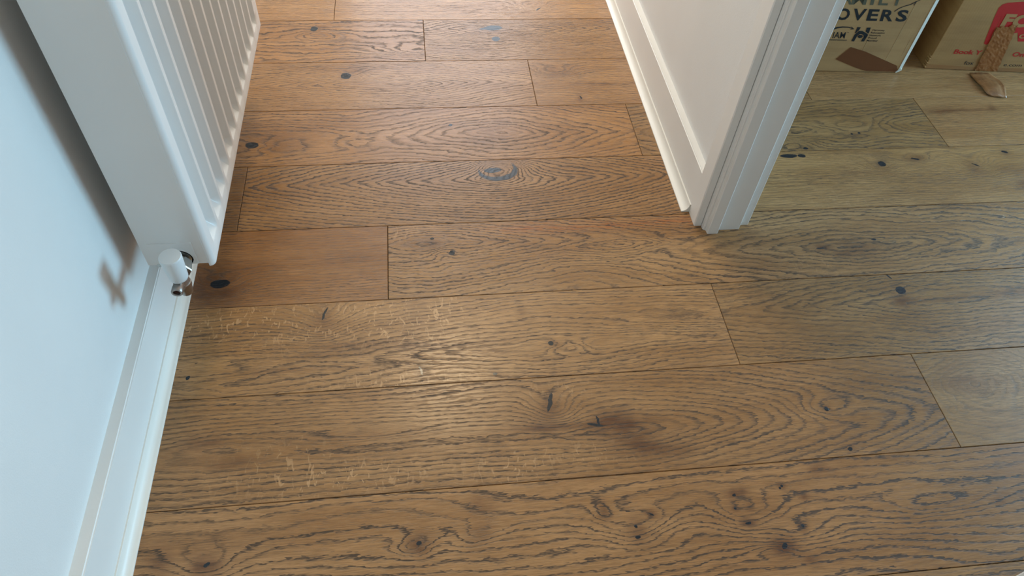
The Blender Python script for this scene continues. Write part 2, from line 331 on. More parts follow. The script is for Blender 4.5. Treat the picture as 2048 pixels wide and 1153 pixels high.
# (x0, x1, row, settings); row k spans y = -0.19*(k+1) .. -0.19*k
WID = 0.19
PL = [
 (-0.462, -0.211, 0, dict(seed=1, lv=120, contrast=.8, tone=1.1)),
 (-0.211, 1.1, 0, dict(seed=2, lv=130, contrast=.8, tone=1.12, bumps=[(0.3226, -0.1180, .05, .02, 5)],
      blacks=[(0.3438, -0.1390, .010, .0025, .8)], flecks=[(0.2929, -0.1307, .08, .03, .7)])),
 (1.1, 2.7, 0, dict(seed=3, lv=120, contrast=.5)),
 (-0.462, 0.0235, 1, dict(seed=4, lv=62, wob=2.2, contrast=1.5, lw=.55, pore=.5, tone=1.02, tint=(1,.97,.95), lf=1.3,
      bumps=[(-0.2433, -0.2579, .07, .02, -4), (-0.0017, -0.3305, .09, .03, 5)],
      halos=[(-0.2387, -0.2230, .03, .012, .5)], blacks=[(-0.2601, -0.2297, .009, .011, 0), (0.0181, -0.1905, .010, .004, 0)])),
 (0.0235, 0.95, 1, dict(seed=5, lv=0, wob=1.2, contrast=1.2, tone=.98,
      cones=[(0.2130, -0.2370, 26, 24, 170, 0, 1.3)],
      halos=[(0.2045, -0.2417, .06, .02, .3)], blacks=[(0.2081, -0.2321, .024, .011, .05), (0.2111, -0.2844, .010, .011, 0), (0.1835, -0.2365, .012, .004, 0)])),
 (0.95, 2.7, 1, dict(seed=6, lv=130, contrast=.4, tone=.92)),
 (-0.462, 0.283, 2, dict(seed=7, lv=0, wob=1.0, contrast=1.0, tone=1.05, pore=1.1,
      cones=[(-0.0419, -0.4740, 22, 32, 160, 0, 1.3)], bumps=[(-0.1624, -0.4340, .03, .02, 3)],
      halos=[(-0.1364, -0.4097, .035, .02, .45), (-0.3304, -0.3882, .03, .02, .35), (-0.1684, -0.4339, .02, .012, .35)],
      blacks=[(-0.1719, -0.4379, .012, .012, .2)])),
 (0.283, 0.98, 2, dict(seed=8, lv=120, wob=1.2, contrast=.8, tone=1.03, pore=1.2,
      halos=[(0.3571, -0.4477, .045, .016, .5), (0.4396, -0.4877, .07, .010, .5), (0.3917, -0.5451, .008, .014, .7), (0.3411, -0.4260, .012, .016, .5)],
      bumps=[(0.3459, -0.4368, .06, .03, 5)], blacks=[(0.3948, -0.5413, .002, .006, .3)])),
 (0.98, 2.7, 2, dict(seed=9, lv=110, contrast=.35, tone=1.02, halos=[(1.0698, -0.4841, .06, .008, .35)])),
 (-0.462, 0.500, 3, dict(seed=10, lv=0, wob=1.3, contrast=1.05, tone=1.0, tint=(1.02,.98,.95), pore=.8,
      cones=[(0.1828, -0.6715, 24, 26, 105, 0, 1.4), (-0.3287, -0.6893, 20, 22, 110, 1, 1.4)],
      bumps=[(-0.3072, -0.6902, .08, .03, 6), (-0.1556, -0.6878, .06, .02, 3)],
      halos=[(0.1627, -0.7006, .07, .035, .45), (0.1870, -0.6299, .08, .016, .4), (-0.3019, -0.6904, .05, .035, .45), (0.0702, -0.6348, .04, .012, .25)],
      flecks=[(0.1968, -0.6486, .07, .05, .5)],
      blacks=[(-0.3671, -0.6894, .014, .010, 0), (0.0714, -0.6348, .004, .004, 0)])),
 (0.500, 1.2525, 3, dict(seed=11, lv=0, wob=1.6, contrast=1.05, tone=.90, tint=(.97,1,.97), pore=1.1, lf=1.2,
      cones=[(1.2500, -0.6745, 26, 26, 95, 0, 1.3), (1.0346, -0.6818, 16, 22, 95, 1.5, 1.3)],
      bumps=[(1.0489, -0.6786, .09, .028, 5), (0.8732, -0.7383, .06, .02, 4)],
      halos=[(1.0403, -0.7046, .02, .006, .5), (0.8874, -0.7532, .03, .010, .5)],
      blacks=[(0.8942, -0.7517, .006, .004, 0), (1.0302, -0.7042, .003, .003, 0), (1.0495, -0.7012, .003, .003, 0)])),
 (1.2525, 2.7, 3, dict(seed=12, lv=120, contrast=.4, tone=1.0, tint=(1,.98,.95),
      halos=[(1.2926, -0.6247, .06, .018, .65), (1.3953, -0.6242, .10, .005, .5), (1.4457, -0.6177, .012, .012, .6)])),
 (-0.462, -0.3685, 4, dict(seed=13, lv=130, contrast=1.0, tone=.85, wob=.4)),
 (-0.3685, 0.62, 4, dict(seed=14, lv=0, wob=.9, contrast=1.6, tone=.93, lw=.55, pore=.8, low=.4, lf=.9,
      cones=[(0.1676, -0.8223, 27, 34, 135, 0, 1.3)],
      bumps=[(0.1709, -0.7903, .045, .03, -7), (0.2798, -0.8066, .08, .03, 2)],
      halos=[(0.1672, -0.7934, .045, .022, .25)],
      blacks=[(0.1539, -0.7944, .018, .008, .1)],
      cracks=[(0.1658, -0.7966, .042, .030, .1, 0.1624, -0.7867, .036, .027)])),
 (0.62, 2.7, 4, dict(seed=15, lv=120, wob=1.0, contrast=.6, tone=1.0, tint=(1,1,.95), pore=1.15,
      bumps=[(1.0526, -0.8249, .05, .03, 5), (1.1467, -0.7996, .05, .02, 4), (1.2783, -0.8264, .04, .04, 4)],
      halos=[(1.0542, -0.8267, .03, .02, .5), (1.1476, -0.7979, .03, .013, .75), (0.9924, -0.8392, .03, .006, .5),
             (1.2765, -0.8298, .02, .03, .5), (1.3743, -0.8480, .05, .02, .5), (1.3869, -0.7866, .014, .012, .6), (1.3776, -0.8958, .03, .016, .8), (1.2545, -0.7630, .02, .006, .6)],
      blacks=[(0.8434, -0.7760, .020, .006, 0), (0.8747, -0.7773, .009, .006, 0), (1.0579, -0.8131, .009, .009, 0),
              (1.1467, -0.7996, .010, .0025, -.3), (1.2858, -0.8267, .010, .002, -.6), (1.3841, -0.7847, .008, .004, -.4)],
      flecks=[(0.9200, -0.9252, .10, .03, .4), (1.0670, -0.7820, .05, .02, .4), (1.2071, -0.9236, .06, .03, .4)])),
 (-0.462, -0.0735, 5, dict(seed=16, lv=150, contrast=.8, tone=.88, tint=(1.04,.94,.88), pore=1.3,
      halos=[(-0.3871, -1.0827, .075, .050, .85), (-0.3864, -1.1206, .06, .025, .4), (-0.1270, -1.0387, .08, .03, .3), (-0.2058, -0.9814, .1, .02, .25)],
      bumps=[(-0.3826, -1.0830, .05, .03, 5)],
      blacks=[(-0.3826, -1.0830, .017, .010, .05)])),
 (-0.0735, 1.62, 5, dict(seed=17, lv=0, wob=1.5, contrast=1.2, tone=.96, pore=1.15, lf=1.4,
      cones=[(-0.0006, -1.0065, 30, 24, 125, 0, 1.3), (0.8750, -1.0594, 20, 16, 100, 3, 1.5), (0.3808, -1.0311, 30, 36, 140, 6, 1.2)],
      bumps=[(0.0476, -1.0293, .02, .02, 2)],
      halos=[(-0.0154, -1.0057, .06, .022, .5), (0.0151, -1.0074, .018, .014, .4), (0.8847, -1.0628, .075, .030, .62), (0.8148, -1.0588, .02, .012, .6), (0.8540, -1.0832, .04, .010, .3)],
      rusts=[(0.2352, -0.9714, .10, .014, .8), (0.4136, -0.9739, .16, .012, .7), (0.5233, -0.9653, .08, .012, .6)], flecks=[(-0.0493, -0.9766, .04, .03, .6), (0.8010, -1.1072, .08, .03, .35)],
      blacks=[(0.0515, -1.0309, .006, .006, 0), (0.0139, -0.9911, .004, .003, 0), (0.9339, -1.0444, .005, .003, 0), (0.8078, -1.0626, .008, .002, 0)])),
 (1.62, 2.7, 5, dict(seed=18)),
 (-0.462, 0.551, 6, dict(seed=19, lv=0, wob=1.2, contrast=.95, tone=1.02, pore=1.1,
      cones=[(0.2272, -1.2659, 17, 9, 125, 0, 1.3), (-0.3391, -1.2877, 22, 16, 130, 1, 1.4)],
      bumps=[ (0.2403, -1.2701, .035, .018, 4), (-0.3562, -1.2814, .10, .02, 4), (-0.1867, -1.1797, .05, .05, 4), (0.5048, -1.2262, .2, .02, 3)],
      halos=[(-0.1912, -1.1794, .022, .03, .5), (-0.1831, -1.2561, .05, .008, .55), (-0.2571, -1.2837, .10, .008, .5), (-0.1233, -1.2391, .08, .006, .5),
             (-0.0094, -1.2492, .12, .005, .5), (-0.0183, -1.3073, .014, .016, .65), (0.1097, -1.3116, .014, .010, .6), (0.1714, -1.1852, .010, .016, .55),
             (-0.0248, -1.1676, .025, .06, .35), (0.2230, -1.2634, .014, .010, .5)],
      flecks=[(-0.1956, -1.1791, .19, .055, 1.2), (-0.0523, -1.1773, .10, .05, 1.1), (-0.3699, -1.1785, .1, .03, .8), (-0.0544, -1.3168, .12, .02, .9)],
      blacks=[(0.2163, -1.2596, .005, .005, 0), (-0.1883, -1.1659, .002, .014, -.3), (-0.4075, -1.2866, .003, .004, 0), (0.1092, -1.3167, .004, .003, 0), (-0.0181, -1.3012, .002, .009, .3)])),
 (0.551, 2.7, 6, dict(seed=20, lv=0, wob=1.3, contrast=.95, tone=.93, tint=(.98,1,.98), pore=1.2, lf=1.2,
      cones=[(0.9672, -1.2120, 19, 8, 110, 0, 1.3)],
      halos=[(0.9180, -1.2113, .018, .012, .75), (0.9246, -1.1930, .03, .03, .35), (1.0217, -1.2093, .10, .007, .5), (1.1662, -1.2021, .05, .007, .4)],
      blacks=[(0.9298, -1.1819, .010, .009, .3), (0.9213, -1.1451, .002, .008, .5)])),
 (-0.462, 0.880, 7, dict(seed=21, lv=0, wob=.8, contrast=1.05, tone=.94, tint=(1,.98,.96), pore=.9, lf=.8,
      cones=[(0.3248, -1.4426, 3.5, 27, 110, 0, 1.55), (-0.3444, -1.4272, 20, 12, 110, 1.5, 1.5)],
      bumps=[(0.6770, -1.4299, .05, .025, 3), (-0.1040, -1.4158, .10, .010, 2), (0.1957, -1.3898, .04, .04, 4)],
      halos=[(0.3151, -1.4399, .055, .028, .85), (0.3412, -1.4759, .05, .018, .7), (0.2984, -1.4170, .03, .02, .5), (0.3888, -1.4888, .04, .012, .4), (0.1961, -1.3870, .018, .035, .65), (0.1701, -1.4210, .03, .02, .5), (0.2155, -1.4274, .10, .006, .6),
             (-0.3655, -1.4125, .035, .014, .65), (-0.3114, -1.4487, .035, .014, .5), (-0.1359, -1.4150, .2, .010, .25), (0.6752, -1.4298, .010, .008, .6), (0.6873, -1.5058, .008, .007, .5)],
      flecks=[(-0.1416, -1.4880, .14, .025, 1.0), (0.1243, -1.4933, .05, .03, .9), (-0.2430, -1.4501, .08, .04, .6), (0.2653, -1.4787, .07, .02, .7), (0.2265, -1.3578, .08, .015, .5)],
      blacks=[(0.1970, -1.3802, .0035, .019, -.28), (0.2662, -1.4286, .014, .0025, -.2), (0.2726, -1.4216, .002, .009, .1), (0.6748, -1.4308, .004, .004, 0), (0.6865, -1.5076, .004, .004, .4)])),
 (0.880, 2.7, 7, dict(seed=22, lv=20, wob=1.5, contrast=.5, tone=1.06, tint=(.94,1,1), pore=1.1,
      cones=[(0.9786, -1.4040, 60, 60, 110, 0, 1.9)],
      halos=[(0.9578, -1.3972, .06, .03, .35), (0.9356, -1.3743, .03, .03, .2)])),
 (-0.462, 2.7, 8, dict(seed=23, lv=72, wob=1.7, contrast=1.35, tone=.98, tint=(1,.97,.95), lw=.42, pore=.7, low=1.6, lf=.7,
      bumps=[(0.2987, -1.6102, .075, .035, 5.0), (0.4735, -1.5979, .06, .030, 4.0), (0.5509, -1.6325, .05, .022, 3.0), (0.5164, -1.6565, .03, .012, -2.2),
             (-0.3335, -1.6073, .05, .03, 3), (-0.0331, -1.6034, .03, .02, 3), (0.0598, -1.5967, .04, .02, 2.5), (0.7957, -1.6094, .1, .016, 2), (0.2511, -1.5745, .02, .02, 1.6)],
      halos=[(0.2987, -1.6102, 0.0161, 0.0220, 0.72), (0.5164, -1.6565, 0.0230, 0.0165, 1.00), (0.4648, -1.5685, 0.0115, 0.0088, 0.91), (0.4803, -1.5639, 0.0092, 0.0066, 0.78),
             (0.5475, -1.5604, 0.0080, 0.0066, 0.78), (0.6187, -1.5387, 0.0184, 0.0110, 0.65), (0.5771, -1.5806, 0.0092, 0.0066, 0.78), (0.5574, -1.6284, 0.0092, 0.0088, 0.91), (0.3257, -1.5882, 0.0115, 0.0077, 0.85),
             (0.2542, -1.5708, 0.0092, 0.0088, 0.72), (0.2529, -1.5858, 0.0115, 0.0088, 0.65), (0.4602, -1.5911, 0.0080, 0.0055, 0.78), (0.4835, -1.5923, 0.0069, 0.0066, 0.78), (0.4737, -1.6147, 0.0115, 0.0066, 1.00),
             (0.5516, -1.6793, 0.0138, 0.0077, 0.78), (0.8963, -1.6163, 0.0115, 0.0066, 0.52), (-0.3320, -1.6081, 0.0230, 0.0176, 0.98), (-0.4005, -1.5976, 0.0207, 0.0198, 0.65), (-0.0316, -1.6035, 0.0207, 0.0176, 0.98), (0.0595, -1.6004, 0.0184, 0.0154, 0.78), (0.0637, -1.5503, 0.0230, 0.0220, 0.52)],
      blacks=[(0.5185, -1.6552, 0.0050, 0.0036, .5), (0.5472, -1.5612, 0.0022, 0.0022, 0), (0.5428, -1.5642, 0.0022, 0.0022, 0), (0.4602, -1.5911, 0.0022, 0.0022, 0), (0.4735, -1.6154, 0.0043, 0.0022, .2),
              (0.5577, -1.6276, 0.0022, 0.0029, 0), (0.3263, -1.5891, 0.0036, 0.0014, -.5), (0.4645, -1.5693, 0.0029, 0.0022, 0), (0.2974, -1.6054, 0.0029, 0.0022, 0), (0.2969, -1.6216, 0.0043, 0.0022, 0), (-0.3309, -1.6061, 0.0043, 0.0029, .6), (-0.0308, -1.6021, 0.0043, 0.0036, .5)])),
 (-0.462, 0.55, 9, dict(seed=24, lv=90, wob=1.0, contrast=1.0, low=1.4, bumps=[(0.3024, -1.6777, .06, .02, 3)])),
 (0.55, 2.7, 9, dict(seed=28, lv=90, wob=1.2, contrast=1.0, low=1.4)),
]
# rows outside the frame, towards both ends of the hall
extra = [(-1, .3), (-2, 1.2), (-3, -.1), (-4, .8), (-5, .3), (-6, 1.1), (-7, .2), (-8, .6), (10, .3), (11, 1.0), (12, -.1), (13, .6), (14, 1.2), (15, .2)]

# ------------------------------------------------------------------ floor
floor = bxo('floor', (-0.465, 2.75, -3.05, 1.55, -0.10, -0.0142), M_SUB)
tag(floor, kind='structure')
GAP = 0.0005
def plank(x0, x1, row, mat):
    y1 = -WID*row; y0 = y1 - WID
    cx, cy = (x0+x1)/2, (y0+y1)/2
    hx, hy = (x1-x0)/2-GAP, WID/2-GAP
    bm = box(bmesh.new(), -hx, hx, -hy, hy, -0.014, 0.0)
    es = [e for e in bm.edges if all(v.co.z > -0.001 for v in e.verts)]
    bmesh.ops.bevel(bm, geom=es, offset=0.0007, segments=1, affect='EDGES')
    o = obj('floor_plank', bm, mat, floor)
    o.location = (cx, cy, 0)
    return o
for x0, x1, row, kw in PL:
    # L1 is the far edge of row 1 in the photograph's count
    y1 = -WID*row
    plank(x0, x1, row, oak('plank', (x0+x1)/2, y1-WID/2, **kw))
gen = [oak('hall', 0, 0, seed=40+i, lv=110, contrast=.7) for i in range(3)]
for i, (row, j) in enumerate(extra):
    plank(-0.462, j, row, gen[i % 3]); plank(j, 2.7, row, gen[(i+1) % 3])

# ------------------------------------------------------------------ walls and ceiling
wl = bxo('wall_left', (-0.585, -0.465, -3.05, 1.55, -0.1, 2.45), M_WALL); tag(wl, kind='structure')
JN, JF = -1.838, -0.988            # near and far jamb of the door opening
wr = empty('wall_right', (0, 0, 0)); tag(wr, kind='structure')
bxo('plaster', (0.575, 0.676, JF+0.013, 1.5, -0.0142, 2.45), M_WALL, wr)
bxo('plaster', (0.575, 0.676, -3.0, JN-0.013, -0.0142, 2.45), M_WALL, wr)
bxo('plaster', (0.575, 0.676, JN-0.013, JF+0.013, 2.02, 2.45), M_WALL, wr)
o = bxo('wall_room_back', (0.676, 2.75, 0.02, 0.12, -0.0142, 2.45), M_WALL); tag(o, kind='structure')
o = bxo('wall_rear', (-0.465, 2.75, -3.15, -3.0, -0.0142, 2.45), M_WALL); tag(o, kind='structure')
o = bxo('ceiling', (-0.585, 2.87, -3.15, 1.65, 2.45, 2.55), M_CEIL); tag(o, kind='structure')
def wall_with_hole(name, axis, pos, th, a0, a1, h0, h1, z0, z1):
    bm = bmesh.new()
    def b(u0, u1, w0, w1):
        if axis == 'x': box(bm, pos, pos+th, u0, u1, w0, w1)
        else: box(bm, u0, u1, pos, pos+th, w0, w1)
    b(a0, h0, -0.0142, 2.45); b(h1, a1, -0.0142, 2.45); b(h0, h1, z1, 2.45)
    if z0 > 0.001: b(h0, h1, -0.0142, z0)
    o = obj(name, bm, M_WALL); tag(o, kind='structure'); return o
wall_with_hole('wall_hall_end', 'y', 1.3, 0.12, -0.465, 0.575, -0.32, 0.565, 0.0, 2.05)
wall_with_hole('wall_room_side', 'x', 2.75, 0.12, -3.0, 0.02, -1.45, -0.05, 0.0, 2.05)

# ------------------------------------------------------------------ skirting boards with floor bead
def skirting(name, face, d, y0, y1):
    """face = x of the wall, d = +1 if the board stands out towards +x"""
    sk = empty(name, (face, 0, 0)); tag(sk, kind='structure')
    t = 0.018 if d > 0 else 0.0155
    bm = box(bmesh.new(), min(0, d*t), max(0, d*t), y0, y1, 0.0, 0.110)
    es = [e for e in bm.edges if all(v.co.z > 0.10 and abs(v.co.x) > 0.01 for v in e.verts)]
    bmesh.ops.bevel(bm, geom=es, offset=0.002, segments=3, affect='EDGES')
    obj('skirting_board', bm, M_TRIM, sk, 50)
    # scotia bead: two legs with small fillets and a hollow between them
    w, h = 0.017, 0.021
    pts = [(0, 0), (w, 0), (w, 0.0022)]
    for k in range(0, 9):
        a = math.pi/2 * k/8
        pts.append((w-0.0015 - (w-0.0038)*math.sin(a)*0.98, 0.0030 + (h-0.0035)*(1-math.cos(a))))
    pts += [(0.0022, h), (0, h)]
    pts = [(d*t + d*a, b) for a, b in pts]
    yb = y0 + (0.001 if d < 0 else 0)
    obj('floor_bead', prism(bmesh.new(), pts, yb, y1, 'y'), M_BEAD, sk, 40)
    return sk
skirting('baseboard_left', -0.465, 1, -3.0, 1.5)
skirting('baseboard_right', 0.575, -1, -0.944, 1.5)
skirting('baseboard_right_near', 0.575, -1, -3.0, JN-0.044)

# ------------------------------------------------------------------ door frame at the end of the wall
door = empty('door_1', (0.6, JF, 0)); tag(door, kind='structure')
def frame_set(yj, s, top):
    """profile drawn from the plan of the frame; s = +1 far jamb, -1 near jamb"""
    Y = lambda v: yj + s*(v - JF)
    Lx = lambda pts: [(x-0.6, Y(y)-JF) for x, y in pts]
    # architrave on the hall side
    obj('architrave', prism(bmesh.new(), Lx([(.575, -.943), (.561, -.943), (.559, -.9445), (.559, -.9825), (.5605, -.9850), (.5742, -.9850), (.575, -.984)]), 0.0, top+.07), M_TRIM, door)
    obj('lining_edge', prism(bmesh.new(), Lx([(.5755, -.975), (.5755, -.9855), (.5742, -.9875), (.5745, -.9955), (.5765, -.9965), (.5770, -.9985), (.5792, -.9980), (.5800, -1.0000),
        (.5806, -1.0020), (.5806, -1.0080), (.5820, -1.0095), (.6022, -1.0095), (.6033, -1.0084), (.6033, -.975)]), 0.0, top-.02), M_TRIM, door)
    obj('door_stop', prism(bmesh.new(), Lx([(.6035, -.975), (.6035, -.9993), (.6518, -.9993), (.6528, -.9983), (.6528, -.975)]), 0.0, top-.02), M_TRIM, door)
    obj('jamb_lining', prism(bmesh.new(), Lx([(.6530, -.975), (.6530, -.9880), (.6750, -.9880), (.6762, -.9868), (.6762, -.975)]), 0.0, top), M_TRIM, door)
frame_set(JF, 1, 2.0)
frame_set(JN, -1, 2.0)
bxo('head_lining', (.5755-.6, .676-.6, JN-JF-.01, .012, 1.98, 2.03), M_TRIM, door)

# ------------------------------------------------------------------ end door and side glazing (outside the frame, they let the daylight in)
d2 = empty('door_2', (0.1225, 1.34, 0)); tag(d2, kind='structure')
for dims in [(-.4425, -.39, -.02, .03, 0, 2.05), (.39, .4425, -.02, .03, 0, 2.05), (-.39, .39, -.02, .03, 0, .20), (-.39, .39, -.02, .03, 1.98, 2.05)]:
    bxo('door_rail', dims, M_TRIM, d2)
w1 = empty('window_1', (2.80, -0.75, 0)); tag(w1, kind='structure')
for dims in [(-.03, .03, -.70, -.65, 0, 2.05), (-.03, .03, .65, .70, 0, 2.05), (-.03, .03, -.65, .65, 0, .03), (-.03, .03, -.65, .65, 2.0, 2.05), (-.02, .02, -.65, .65, .75, .82)]:
    bxo('window_frame', dims, M_TRIM, w1)
lampo = empty('ceiling_lamp', (0.08, 0.23, 2.45))
tag(lampo, 'round flush ceiling lamp of the hall', 'lamp')
obj('lamp_base', lathe(bmesh.new(), [(0, 0), (.26, 0), (.26, -.02), (0, -.02)], (0, 0, 0), (0, 0, 1)), M_TRIM, lampo, 40)
obj('lamp_shade', lathe(bmesh.new(), [(0, -.021), (.245, -.021), (.240, -.033), (0, -.036)], (0, 0, 0), (0, 0, 1)), M_LAMP, lampo, 60)

# ------------------------------------------------------------------ radiator
RX0, RX1 = -0.435, -0.335          # back and front
RY0, RY1 = -1.187, -0.478          # near and far end
RZ0, RZ1 = 0.176, 0.776
rad = empty('radiator', (RX0, RY0, RZ0))
tag(rad, 'white double panel radiator with vertical flutes hung on the left wall above the skirting', 'radiator')
def rc(name, dims, mat, bevel=0, seg=2, smooth=None, parent=rad):
    x0, x1, y0, y1, z0, z1 = dims
    return bxo(name, (x0-RX0, x1-RX0, y0-RY0, y1-RY0, z0-RZ0, z1-RZ0), mat, parent, bevel, seg, smooth)
# front panel: pressed flutes with sloping ends
def front_panel(xf, sgn, name):
    pitch = 0.0498; first = -1.140
    cols = []                          # (y, depth factor, is flute)
    rows = [(RZ0-.0075, 0.0), (RZ0-.006, 0.0), (RZ0+.0175, 0.0), (RZ0+.0195, 0.06), (RZ0+.034, 0.93), (RZ0+.037, 1.0), (RZ1-.037, 1.0), (RZ1-.034, .93), (RZ1-.0195, .06), (RZ1-.0175, 0.0), (RZ1+.004, 0.0)]
    fl = [(-.0205, 0), (-.0192, .08), (-.0140, .92), (-.0120, 1), (.0120, 1), (.0140, .92), (.0192, .08), (.0205, 0)]
    # rounded vertical front corners
    R = .009
    for k in range(6):
        a = math.pi/2*k/5
        cols.append((RY0 + R*(1-math.sin(a)) if False else RY0 + R - R*math.cos(a), 0, R - R*math.sin(a)))
    n = 0
    y = first
    while y < RY1 - .02:
        for dy, f in fl: cols.append((y+dy, f, 0))
        y += pitch
    for k in range(6):
        a = math.pi/2*(1-k/5)
        cols.append((RY1 - R + R*math.cos(a), 0, R - R*math.sin(a)))
    bm = bmesh.new(); D = .0140
    grid = []
    for z, rf in rows:
        grid.append([bm.verts.new((xf - sgn*(D*f*rf + e) - RX0, yy - RY0, z - RZ0)) for yy, f, e in cols])
    for a, b in zip(grid, grid[1:]):
        for k in range(len(cols)-1):
            bm.faces.new((a[k], a[k+1], b[k+1], b[k]))
    o = obj(name, bm, M_RAD, rad, 38)
    sm = o.modifiers.new('thickness', 'SOLIDIFY'); sm.thickness = .0014; sm.offset = -1 if sgn > 0 else 1
    return o
front_panel(RX1, 1, 'front_panel')
rc('back_panel', (RX0, RX0+.004, RY0+.012, RY1-.012, RZ0, RZ1), M_RAD, .001)
rc('convector_fin', (RX0+.02, RX1-.03, RY0+.04, RY1-.04, RZ0+.02, RZ1-.03), M_RAD, .002)
for y0, y1 in ((RY0, RY0+.0012), (RY1-.0012, RY1)):
    if y0 < -1:
        # near end cover with the round opening for the valve tail
        bm = bmesh.new()
        hx, hz, hr = -.382-RX0, .190-RZ0, .0185
        x0, x1, z0, z1 = 0.0, RX1-.0085-RX0, .0, RZ1-RZ0
        N = 48; inner = []; outer = []
        for k in range(N):
            a = 2*math.pi*k/N
            # the opening is cut off by the lower edge of the cover
            ix, iz = hx+hr*math.cos(a), max(z0+.0008, hz+hr*math.sin(a))
            dx, dz = math.cos(a), math.sin(a)
            t = 9
            if dx > 1e-6: t = min(t, (x1-hx)/dx)
            if dx < -1e-6: t = min(t, (x0-hx)/dx)
            if dz > 1e-6: t = min(t, (z1-hz)/dz)
            if dz < -1e-6: t = min(t, (z0-hz)/dz)
            inner.append(bm.verts.new((ix, 0, iz))); outer.append(bm.verts.new((hx+dx*t, 0, hz+dz*t)))
        corners = {}
        for cx_, cz_ in ((x0, z0), (x1, z0), (x1, z1), (x0, z1)):
            corners[(cx_, cz_)] = bm.verts.new((cx_, 0, cz_))
        for k in range(N):
            k2 = (k+1) % N
            a, b = outer[k], outer[k2]
            bm.faces.new((inner[k], outer[k], outer[k2], inner[k2]))
            for (cx_, cz_), cv in corners.items():
                on_a = abs(a.co.x-cx_) < 1e-6 or abs(a.co.z-cz_) < 1e-6
                on_b = abs(b.co.x-cx_) < 1e-6 or abs(b.co.z-cz_) < 1e-6
                same = abs(a.co.x-b.co.x) < 1e-6 or abs(a.co.z-b.co.z) < 1e-6
                if on_a and on_b and not same: bm.faces.new((a, cv, b))
        o = obj('side_panel', bm, M_RAD, rad)
        sm = o.modifiers.new('thickness', 'SOLIDIFY'); sm.thickness = .0012
    else:
        rc('side_panel', (RX0, RX1-.0085, y0, y1, RZ0, RZ1), M_RAD)
for k in range(22):
    y = RY0 + .02 + k*.0305
    rc('grille_bar', (RX0+.008, RX1-.012, y, y+.018, RZ1-.002, RZ1), M_RAD)
for y in (-1.05, -.62):
    rc('wall_bracket', (-.465, RX0, y-.015, y+.015, RZ0+.06, RZ1-.08), M_RAD, .001)
# blanking plate around the valve opening, a shallow raised square
bm = bmesh.new()
px0, px1, pz0, pz1 = -.4235, -.3578, .1772, .2250
pts = [(px0, pz0), (px1, pz0), (px1, pz1), (px0, pz1)]
N = 48; hr = .0188; hx, hz = -.382, .190
inn = []; out = []
for k in range(N):
    a = 2*math.pi*k/N + math.pi/4*0
    dx, dz = math.cos(a), math.sin(a)
    t = 9
    if dx > 1e-6: t = min(t, (px1-hx)/dx)
    if dx < -1e-6: t = min(t, (px0-hx)/dx)
    if dz > 1e-6: t = min(t, (pz1-hz)/dz)
    if dz < -1e-6: t = min(t, (pz0-hz)/dz)
    rr = min(hr, t*.999)
    inn.append((hx+dx*rr, hz+dz*rr)); out.append((hx+dx*t, hz+dz*t))
# snap the nearest outer points onto the corners so the plate is square
for c in pts:
    i = min(range(N), key=lambda k: (out[k][0]-c[0])**2+(out[k][1]-c[1])**2); out[i] = c
vi = [bm.verts.new((x-RX0, -.0016, z-RZ0)) for x, z in inn]; vo = [bm.verts.new((x-RX0, -.0016, z-RZ0)) for x, z in out]
vo2 = [bm.verts.new((x-RX0, .0, z-RZ0)) for x, z in out]
for k in range(N):
    k2 = (k+1) % N
    bm.faces.new((vi[k], vo[k], vo[k2], vi[k2])); bm.faces.new((vo[k], vo2[k], vo2[k2], vo[k2]))
obj('valve_plate', bm, M_RAD, rad)
# socket behind the opening: dark gap, then the nickel boss
R0 = Vector((RX0, RY0, RZ0))
def L(x, y, z): return (Vector((x, y, z)) - R0)
sk_ = obj('valve_socket', lathe(bmesh.new(), [(.0188, .0013), (.0188, .014), (0, .014)], L(-.382, RY0, .190), (0, 1, 0), 40), M_DARK, rad, 40)
obj('boss', lathe(bmesh.new(), [(0, -.001), (.0100, -.001), (.0150, .0005), (.0158, .003), (.0158, .0135)], L(-.3815, RY0, .188), (0, 1, 0), 40), M_CHROME2, rad, 40)
# valve: nut and tail from the boss, body, spindle with white cap, open stub and lower elbow
valve = empty('valve', L(-.3735, -1.240, .190)); valve.parent = rad
V0 = Vector((-.3735, -1.240, .190))
def v(x, y, z): return Vector((x, y, z)) - V0
hexp = lambda r: [(0, 0), (r*.93, 0), (r, .0012), (r, .0098), (r*.93, .011), (0, .011)]
obj('union_nut', lathe(bmesh.new(), [(0, 0), (.0118, 0), (.0128, .0015), (.0128, .0205), (.0118, .022), (0, .022)], v(-.3775, -1.194, .190), (.16, -1, 0), 6), M_CHROME2, valve)
obj('valve_body', lathe(bmesh.new(), [(0, -.002), (.0080, -.002), (.0080, .006), (.0098, .008), (.0100, .022), (.0085, .024), (.0088, .040), (.0080, .050), (.0078, .056), (0, .056)], v(-.380, -1.192, .190), (.12, -1, 0), 32), M_CHROME, valve, 40)
obj('open_stub', lathe(bmesh.new(), [(0, -.006), (.0078, -.006), (.0078, .008), (.0084, .010), (.0084, .0185), (.0078, .0195), (.0055, .0195), (.0050, .0185), (.0048, .012), (0, .012)], v(-.3735, -1.2445, .197), (0, -1, 0), 32), M_CHROME, valve, 40)
obj('stub_bore', lathe(bmesh.new(), [(0, 0), (.0047, 0), (.0047, .0035), (.0030, .0036), (.0026, .0006), (0, .0006)], v(-.3735, -1.2570, .197), (0, -1, 0), 24), M_BORE, valve, 40)
obj('lower_elbow', lathe(bmesh.new(), [(0, .010), (.0095, .010), (.0108, .004), (.0108, -.004), (.0120, -.005), (.0120, -.0115), (.0108, -.013), (.0105, -.022), (.0088, -.029), (.0045, -.0325), (0, -.033)], v(-.3730, -1.2330, .191), (0, 0, 1), 32), M_CHROME, valve, 40)
